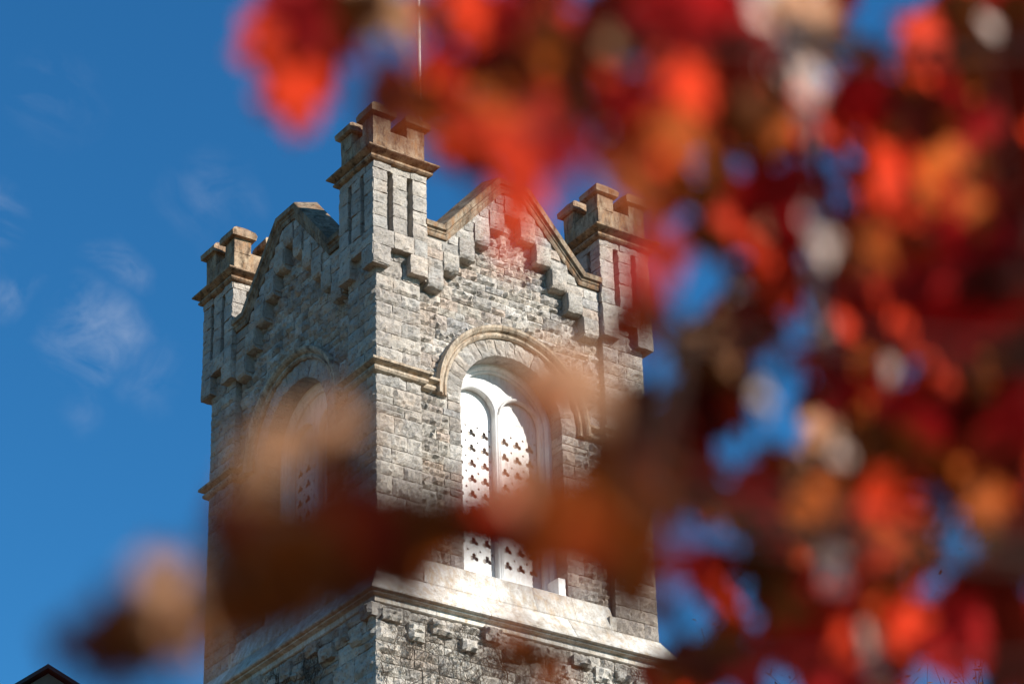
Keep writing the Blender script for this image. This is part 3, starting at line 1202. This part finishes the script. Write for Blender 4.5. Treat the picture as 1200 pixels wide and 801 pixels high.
# leaves as seen: place (px, py), width in px, colour code, shade and sheen included
SPRAYS = {
 'upper': (3.3, [(345,85,84,'R'),(356,112,74,'R'),(348,60,60,'R'),(362,25,90,'C'),(386,62,66,'B'),(340,15,60,'C'),(402,20,70,'B'),(380,100,44,'C'),
   (430,14,70,'T'),(450,14,70,'P'),(478,18,40,'T'),(466,112,60,'M'),(462,92,40,'C'),(448,125,46,'M'),
   (522,76,50,'C'),(512,92,54,'O'),(514,124,58,'O'),(528,100,48,'R'),(548,150,60,'R'),(556,178,62,'R'),(536,185,40,'R'),(584,130,60,'O'),(582,168,60,'R'),
   (545,18,64,'R'),(572,42,66,'R'),(592,60,56,'C'),(560,10,60,'O'),(596,20,56,'C'),(556,84,44,'M'),(592,86,54,'M'),(612,72,60,'B'),(566,198,40,'M'),
   (636,58,62,'B'),(662,30,46,'C'),(645,85,60,'O'),(700,44,60,'M'),(694,60,64,'M'),(682,98,54,'B'),(664,100,40,'M'),(735,20,56,'T'),(760,12,46,'C'),
   (716,58,40,'T'),(620,150,70,'C'),(642,140,64,'R'),(624,186,64,'R'),(604,120,50,'C'),(672,140,44,'B'),(656,160,50,'R'),
   (720,115,58,'R'),(705,130,54,'C'),(740,118,40,'T'),(790,92,40,'K'),(792,80,66,'R'),(802,120,66,'R'),(806,160,70,'O'),(788,180,60,'O'),(770,130,50,'C'),
   (830,28,88,'C'),(852,58,84,'C'),(780,36,64,'C'),(812,62,60,'C'),(800,10,60,'C'),(870,92,76,'M'),(858,126,72,'M'),(838,104,56,'M'),(880,140,54,'B'),
   (766,158,66,'C'),(764,188,62,'R'),(744,176,40,'C'),(700,150,36,'T')]),
 'hanging': (2.4, [(608,226,52,'R'),(604,258,50,'R'),(600,290,40,'R'),(622,212,56,'R'),(592,240,34,'R'),(640,182,64,'C'),(602,176,60,'R'),(668,196,44,'C'),
   (560,202,40,'M'),(628,246,30,'R'),(610,200,60,'R'),(612,276,30,'O')]),
 'right_top': (4.2, [(914,22,92,'K'),(920,62,72,'K'),(902,8,70,'K'),(958,40,70,'P'),(942,22,70,'P'),(975,20,40,'T'),
   (1090,50,60,'M'),(1106,70,74,'B'),(1130,42,70,'B'),(1160,20,40,'T'),(1172,48,44,'T'),(1150,60,60,'B'),(1190,40,60,'B'),(1196,14,50,'M'),
   (990,146,70,'R'),(968,158,66,'R'),(1012,128,70,'C'),(1062,140,74,'B'),(1044,162,70,'B'),(1086,110,70,'M'),(1026,110,40,'C'),(1100,140,70,'M'),
   (1140,102,66,'O'),(1152,132,70,'C'),(1180,120,80,'M'),(1192,70,70,'M'),(1110,180,74,'O'),(1042,186,70,'R'),(1076,170,60,'B'),(1014,64,30,'B'),
   (1130,160,70,'C'),(1190,160,80,'M'),(1196,195,60,'M'),(900,120,44,'B'),(912,145,60,'O'),(896,160,60,'B'),(880,175,50,'O'),(925,160,50,'R'),(890,105,40,'G')]),
 'right_upper': (4.0, [(770,205,66,'O'),(792,212,54,'O'),(840,216,56,'B'),(800,232,50,'B'),(758,220,50,'O'),(836,246,62,'O'),(852,262,66,'O'),(888,242,66,'C'),(930,232,66,'C'),
   (868,268,60,'R'),(786,308,40,'R'),(892,272,54,'P'),(872,290,50,'P'),(906,262,44,'P'),(860,340,40,'T'),(862,326,36,'T'),(906,318,66,'R'),(912,346,64,'R'),(890,330,50,'O'),(915,290,50,'C'),
   (832,290,54,'B'),(846,300,40,'O'),(1050,228,92,'R'),(1082,246,88,'R'),(1036,212,66,'R'),(1060,262,70,'R'),(1104,214,76,'O'),(1150,272,66,'O'),(1166,250,62,'O'),(1122,240,76,'C'),
   (1158,214,70,'B'),(1190,226,84,'M'),(1006,292,66,'B'),(990,284,50,'B'),(1036,288,56,'O'),(1056,310,60,'M'),(1030,330,62,'R'),(1086,320,70,'C'),(1112,332,66,'C'),
   (1150,304,70,'C'),(1182,330,74,'M'),(1180,290,60,'O'),(1120,290,66,'C'),(1060,340,60,'C'),(1140,330,64,'C'),(940,260,40,'C'),(1000,310,50,'B')]),
 'right_middle': (4.3, [(830,425,80,'T'),(842,408,66,'P'),(818,440,60,'T'),(850,440,60,'B'),(790,400,40,'T'),(872,384,66,'M'),(886,398,54,'M'),(884,366,50,'O'),(870,360,40,'B'),(894,466,46,'T'),(870,450,40,'B'),(832,482,66,'M'),
   (802,494,70,'M'),(864,490,46,'B'),(960,432,54,'C'),(966,482,54,'B'),(946,480,40,'M'),(1004,402,66,'R'),(1008,420,50,'O'),(1042,360,76,'R'),(1052,384,76,'C'),(1090,392,76,'C'),(1118,402,76,'C'),
   (1046,436,46,'K'),(1160,370,72,'O'),(1140,350,70,'C'),(1162,420,66,'M'),(1192,382,70,'M'),(1190,430,60,'B'),(1110,464,70,'B'),(1098,486,70,'C'),(1150,448,66,'O'),(1182,452,66,'O'),
   (1140,484,70,'B'),(1020,490,66,'O'),(1000,470,40,'C'),(1190,492,64,'C'),(1020,350,60,'C'),(1080,360,70,'C'),(1060,490,54,'C'),(980,440,40,'C')]),
 'right_low': (3.9, [(768,512,92,'M'),(790,534,80,'M'),(758,562,84,'B'),(782,584,74,'B'),(802,570,66,'B'),(752,590,66,'C'),(742,540,64,'M'),(816,540,40,'M'),(830,606,46,'R'),(864,612,54,'O'),(872,590,60,'C'),
   (932,566,54,'T'),(946,574,60,'T'),(960,602,60,'O'),(940,624,60,'B'),(890,592,66,'B'),(970,520,62,'P'),(960,540,54,'T'),(900,562,50,'B'),(1012,540,72,'B'),(1040,530,76,'B'),(1072,512,72,'C'),
   (1140,526,80,'M'),(1172,544,74,'M'),(1186,514,66,'C'),(1142,572,50,'O'),(1150,590,44,'O'),(1166,582,66,'O'),(1190,584,66,'R'),(1056,590,72,'R'),(1020,612,76,'C'),(1036,600,72,'R'),(1008,600,66,'C'),(1098,556,60,'B'),
   (1182,632,76,'M'),(1156,618,40,'G'),(980,646,54,'P'),(1062,636,66,'O'),(1030,640,66,'R'),(1000,570,70,'B'),(985,600,60,'M'),(1080,540,60,'B'),(910,610,60,'B'),(1100,600,30,'M'),(820,560,40,'C')]),
 'right_bottom': (4.1, [(854,718,54,'R'),(846,690,56,'R'),(832,668,54,'C'),(864,738,34,'R'),(896,686,48,'G'),(884,664,44,'B'),(916,716,56,'B'),(975,670,44,'K'),(932,742,66,'C'),(952,752,72,'C'),(966,734,60,'R'),
   (940,782,72,'C'),(962,792,72,'C'),(844,772,60,'B'),(830,788,60,'M'),(872,790,60,'B'),(790,724,34,'M'),(800,776,46,'M'),(1006,682,66,'R'),(1000,702,60,'R'),(1050,666,58,'G'),(1066,654,54,'B'),
   (1026,670,56,'B'),(1050,736,66,'R'),(1072,742,66,'R'),(1036,728,60,'O'),(1064,724,60,'R'),(1010,750,66,'P'),(1022,786,66,'P'),(986,746,66,'R'),(988,788,70,'C'),(1102,742,70,'M'),(1122,758,70,'C'),
   (1142,722,72,'M'),(1172,740,84,'M'),(1166,664,40,'G'),(1192,664,60,'M'),(1150,700,66,'M'),(930,690,60,'B'),(945,720,60,'C'),(1000,730,50,'C'),(1190,780,80,'M'),(1180,700,60,'M')]),
 'centre': (2.1, [(300,650,66,'B'),(330,640,76,'B'),(378,622,84,'B'),(420,616,84,'M'),(452,602,80,'M'),(402,642,66,'D'),(440,646,76,'M'),(482,602,76,'B'),(522,622,66,'B'),(350,662,76,'B'),(290,688,60,'B'),
   (470,588,62,'M'),(360,610,60,'B'),(500,640,54,'O'),(540,640,46,'B'),(320,690,60,'B'),(395,668,60,'B'),(480,650,54,'B'),(530,596,54,'B'),(560,612,50,'B'),
   (600,602,72,'M'),(640,612,76,'D'),(620,640,76,'M'),(662,602,74,'O'),(692,612,74,'O'),(720,650,70,'B'),(640,584,60,'O'),(600,568,56,'P'),(580,584,50,'R'),(572,610,56,'M'),(655,660,50,'O'),(652,648,44,'T'),
   (700,640,70,'B'),(740,622,74,'B'),(738,592,72,'O'),(712,566,60,'B'),(690,580,50,'B'),(680,640,60,'C'),(640,560,50,'B'),
   (610,530,40,'P'),(616,550,44,'O')]),
 'pale': (2.15, [(300,540,58,'T'),(334,526,64,'P'),(350,510,50,'P'),(388,506,40,'P'),(414,494,56,'P'),(424,484,44,'P'),(372,544,50,'B'),(290,564,56,'T'),(380,452,24,'M'),
   (402,540,44,'B'),(350,520,50,'T'),(650,450,74,'P'),(690,458,74,'P'),(665,440,60,'P'),(630,462,54,'T'),(640,474,50,'O'),(706,486,40,'B'),(622,456,40,'O'),(672,466,56,'P'),(704,440,40,'T'),(615,480,34,'O'),(660,486,44,'O')]),
 'low_left': (2.1, [(198,676,60,'P'),(192,704,72,'P'),(188,722,66,'T'),(120,778,64,'M'),(210,770,50,'T'),(155,764,66,'B'),(152,742,70,'B'),(112,762,72,'M'),(132,722,56,'M'),(202,740,66,'O'),(172,774,54,'B'),(226,746,56,'T'),(84,768,50,'M'),(232,764,46,'T'),(180,730,60,'T'),
   (140,768,60,'M'),(160,720,50,'B'),(246,720,50,'B'),(252,690,40,'T')]),
 'low_centre': (2.6, [(598,764,50,'O'),(620,776,54,'B'),(642,780,54,'B'),(588,778,44,'B'),(650,792,40,'O'),(668,770,36,'B')]),
}
GAPS = [(1050, 30, 52), (1020, 85, 34), (975, 95, 30), (895, 210, 40), (783, 255, 40), (990, 225, 34), (920, 420, 46), (850, 525, 46), (912, 512, 34),
        (1130, 425, 32), (1085, 425, 36), (826, 640, 40), (822, 690, 44), (825, 735, 40), (890, 760, 46), (1110, 660, 54), (1085, 572, 30), (1045, 690, 24), (1185, 690, 24),
        (1110, 790, 40), (800, 330, 50), (790, 380, 40), (780, 640, 40), (770, 700, 30), (690, 190, 30), (690, 80, 26), (780, 460, 40)]
_r = random.Random(9)
_fill = []
while len(_fill) < 420:
    _x, _y = _r.uniform(770, 1240), _r.uniform(-20, 830)
    if _r.random() > (_x - 700) / 330 or any((_x - a) ** 2 + (_y - b) ** 2 < (c + 26) ** 2 for a, b, c in GAPS):
        continue
    _fill.append((_x, _y, _r.uniform(40, 62), _r.choice('MMDDCCR') if _x > 1150 else _r.choice('DCCCRRRRRRO')))  # darker leaf colours picked at the far right to paint in its gloom
SPRAYS['behind'] = (4.9, [e for e in _fill if e[1] < 400])
SPRAYS['behind_low'] = (5.0, [e for e in _fill if e[1] >= 400])
SPRAYS['upper_fill'] = (3.6, [(_r.uniform(495, 790), _r.uniform(-20, 205), _r.uniform(38, 56), _r.choice('CCDRRRMBO')) for _ in range(46)]
    + [(x, y, w, c) for x, y, w, c in ((745, 215, 50, 'D'), (755, 245, 44, 'O'), (762, 300, 36, 'C'), (748, 360, 44, 'C'), (764, 392, 44, 'D'), (735, 330, 30, 'C'), (722, 392, 30, 'C'), (700, 190, 44, 'R'), (775, 345, 30, 'R'))])
SPRAYS['veil'] = (2.3, [(742, 226, 58, 'D'), (754, 268, 54, 'C'), (748, 322, 46, 'C'), (752, 374, 54, 'D'), (738, 400, 40, 'C'), (770, 300, 44, 'R'), (765, 245, 46, 'B'),
    (752, 640, 56, 'D'), (756, 690, 56, 'B'), (764, 600, 50, 'D'), (742, 720, 44, 'B'), (716, 690, 46, 'B'), (790, 660, 44, 'C'),
    (464, 136, 56, 'M'), (452, 118, 48, 'B'), (480, 150, 44, 'D'), (446, 158, 36, 'M')])
SPRAYS['sparkle'] = (3.5, [(x, y, w, 'K') for x, y, w in ((790, 95, 34), (945, 132, 30), (861, 341, 24), (975, 662, 32), (975, 680, 30), (1046, 440, 30), (896, 466, 24), (966, 292, 30), (962, 372, 32),  # small pale leaves added as painted glints, blurred into light discs
    (962, 340, 34), (948, 108, 34), (948, 154, 30), (954, 266, 34), (956, 318, 34), (966, 398, 34), (955, 250, 26), (1162, 36, 30), (930, 62, 44), (1018, 752, 30), (982, 532, 26), (958, 90, 30), (1022, 784, 30))])
SPRAYS['centre_back'] = (2.3, [(330, 612, 70, 'B'), (290, 630, 60, 'B'), (360, 640, 80, 'B'), (420, 650, 76, 'M'), (460, 630, 76, 'M'), (500, 606, 70, 'B'), (400, 600, 70, 'M'), (440, 670, 60, 'B'),
    (310, 670, 66, 'B'), (370, 690, 60, 'B'), (540, 618, 60, 'B'), (580, 630, 66, 'M'), (610, 660, 56, 'D'), (650, 620, 76, 'D'), (690, 650, 70, 'B'), (730, 600, 70, 'B'), (740, 660, 60, 'B'),
    (560, 590, 50, 'B'), (620, 600, 60, 'M'), (290, 720, 54, 'B'), (330, 720, 44, 'B'), (640, 690, 40, 'O'), (410, 690, 44, 'B'), (720, 540, 50, 'B'), (745, 570, 66, 'M')]
    + [(_r.uniform(265, 560), 634 + _r.gauss(0, 24), _r.uniform(54, 72), _r.choice('BBMMB')) for _ in range(18)]
    + [(_r.uniform(560, 765), 612 + _r.gauss(0, 30), _r.uniform(54, 72), _r.choice('BMMDD')) for _ in range(12)]
    + [(_r.uniform(270, 350), _r.uniform(600, 730), _r.uniform(46, 60), _r.choice('BBD')) for _ in range(8)])
LIMBS = {
 'behind': [(1900, 380), (1300, 200), (1080, 190), (900, 200)],
 'behind_low': [(1900, 740), (1300, 620), (1060, 590), (900, 640)],
 'upper_fill': [(1900, 330), (1300, 40), (1000, 50), (760, 90), (520, 60)],
  'veil': [(1900, 560), (1300, 420), (1000, 400), (800, 400), (755, 300), (600, 130), (465, 130)],
 'sparkle': [(1900, 520), (1300, 330), (1100, 330), (960, 340), (860, 340)],
 'centre_back': [(1900, 900), (1200, 660), (760, 625), (480, 640), (300, 650)],
 'upper': [(1900, 420), (1400, 60), (1000, 70), (700, 40), (330, -10)],
 'hanging': [(1000, 70), (700, 40), (640, 150), (605, 270)],
 'right_top': [(1900, 300), (1300, 90), (1080, 110), (930, 60)],
 'right_upper': [(1900, 480), (1300, 280), (1050, 270), (860, 260), (780, 230)],
 'right_middle': [(1900, 640), (1300, 440), (1060, 420), (840, 450)],
 'right_low': [(1900, 820), (1300, 610), (1050, 570), (870, 580), (750, 560)],
 'right_bottom': [(1900, 1000), (1300, 760), (1050, 730), (850, 740)],
 'centre': [(1900, 860), (1200, 640), (760, 600), (480, 620), (290, 660)],
 'pale': [(1200, 640), (760, 560), (660, 480), (420, 500), (290, 550)],
 'low_left': [(480, 640), (290, 690), (190, 730), (90, 772)],
 'low_centre': [(1400, 800), (800, 760), (600, 770)],
}
for _k in ('centre', 'centre_back'):
    _dd, _es = SPRAYS[_k]
    SPRAYS[_k] = (_dd, [(x, y + 12 if x < 520 else y, w if x < 520 else w * .92, {'O': 'D', 'D': 'C'}.get(c, c) if x > 560 and i % 3 else c) for i, (x, y, w, c) in enumerate(_es)])
TRUNK = at(1900, 400, 3.0)


def maple():
    rnd = random.Random(77)
    root = empty('maple_tree', (TRUNK.x, TRUNK.y, 0))
    tag(root, 'red maple at the right whose blurred leafy branches hang close before the lens', 'tree')
    base = Vector((TRUNK.x, TRUNK.y, 0))
    m = MB()
    pts = [base + Vector((.03 * math.sin(i), .03 * math.cos(1.7 * i), i * .55)) for i in range(13)]
    tube(m, [p - base for p in pts], [.17 * (1 - .055 * i) + (.05 if i == 0 else 0) for i in range(13)], 14)
    for a in range(5):                     # limbs on the far side, out of the picture
        q = pts[7 + a] - base
        an = YAW + (-1.2 - a * .55)
        e = [q, q + Vector((math.cos(an), math.sin(an), .5)) * .7, q + Vector((math.cos(an), math.sin(an), .62)) * 1.7]
        tube(m, e, [.06, .04, .012], 7)
    link('trunk', m.mesh('trunk'), root, [M_BARK], True)
    leafmats = [LEAF[c] for c in CODES]
    for name, (d, entries) in list(SPRAYS.items()):
        limb = [at(x, y, d) for x, y in LIMBS[name]]
        if LIMBS[name][0][0] == 1900:
            z = at(1900, LIMBS[name][0][1], d).z
            limb[0] = Vector((TRUNK.x, TRUNK.y, z - .2))
        fine = []
        for a, b in zip(limb, limb[1:]):
            n = max(2, int((b - a).length / .08))
            for i in range(n):
                fine.append(a.lerp(b, i / n) + Vector([rnd.uniform(-.008, .008) for _ in range(3)]))
        fine.append(limb[-1])
        bm_ = MB()
        r0 = .016 if LIMBS[name][0][0] == 1900 else .006
        tube(bm_, [p - base for p in fine], [max(.0025, r0 * (1 - i / len(fine)) ** 1.3) for i in range(len(fine))], 6)
        lb = link('branch', bm_.mesh('branch'), root, [M_BARK], True)
        lm, tm = MB(), MB()
        for (x, y, w, c) in entries:
            for rep in range(1 if c in 'KPT' and w < 70 or w < 40 else 3 if w > 54 else 2):
                dd = d * rnd.uniform(.90, 1.14)
                if name.startswith('right') and c in 'MB' and x < 1130 and rep and rnd.random() < .6:
                    c = rnd.choice('CDR')
                ox, oy = ((0, 0) if rep == 0 else (rnd.uniform(-.3, .3) * w, rnd.uniform(-.3, .3) * w))
                p = at(x + ox, y + oy, dd)
                size = w * dd / FPX * (1.2 if rep == 0 else 1.05)
                j = Vector([rnd.uniform(-.35, .35) for _ in range(3)])
                if c in 'MBG':
                    n = -CD * .85 - SUN * (rnd.uniform(.65, .9) if name.startswith('centre') else rnd.uniform(.1, .8)) + j
                elif c in 'CD':
                    n = -CD * .9 + SUN * rnd.uniform(-.4, .5) + j
                else:
                    n = -CD * .7 + SUN * .8 + j * .8
                tip = -CU * rnd.uniform(.4, 1.0) + CR * rnd.uniform(-.8, .8)
                n.normalize()
                t = (tip - n * tip.dot(n)).normalized()
                b0 = p - t * size * .42
                leaf(lm, b0 - base, n, tip, size, c, rnd)
                near = min(fine, key=lambda q: (q - b0).length)
                mid = near.lerp(b0, .5) + CU * rnd.uniform(0, .03)
                tube(tm, [near - base, mid - base, b0 - base], [.0022, .0016, .001], 3)
        link('leaves', lm.mesh('leaves'), lb, leafmats)
        link('twigs', tm.mesh('twigs'), lb, [M_BARK])
    # pale bare stem hanging between the leaves
    ln = [at(x, y, 4.5) for x, y in ((1010, -160), (936, 40), (950, 120), (944, 230), (962, 320), (958, 430), (974, 520))]
    m = MB()
    tube(m, [p - base for p in ln], [.006, .008, .008, .0075, .007, .006, .003], 8)
    link('pale_stem', m.mesh('pale_stem'), root, [M_PALEBARK], True)
    # the rest of the crown, above and to the right of the view
    lm = MB()
    for _ in range(1500):
        a = rnd.uniform(-2.6, 1.2)
        rr = rnd.uniform(.2, 1.9)
        c = Vector((math.cos(YAW + a) * rr, math.sin(YAW + a) * rr, rnd.uniform(2.6, 6.6)))
        v = base + c - CAM
        k = v.dot(CD)
        if k > 0 and abs(v.dot(CR) / k) < .24 and abs(v.dot(CU) / k) < .19:
            continue
        if k < .8:
            continue
        dark = False
        for i in range(1, 60):
            q = v - SUN * (i * .1)
            kk = q.dot(CD)
            if 1.4 < kk < 5.6 and abs(q.dot(CR) / kk) < .21 and abs(q.dot(CU) / kk) < .15:
                dark = True
                break
        if dark and rnd.random() < .93:
            continue
        leaf(lm, c, Vector([rnd.gauss(0, 1) for _ in range(3)]), Vector((rnd.gauss(0, .5), rnd.gauss(0, .5), -1)), rnd.uniform(.06, .1), rnd.choice('RRCCOB'), rnd)
    link('crown', lm.mesh('crown'), root, leafmats)


maple()
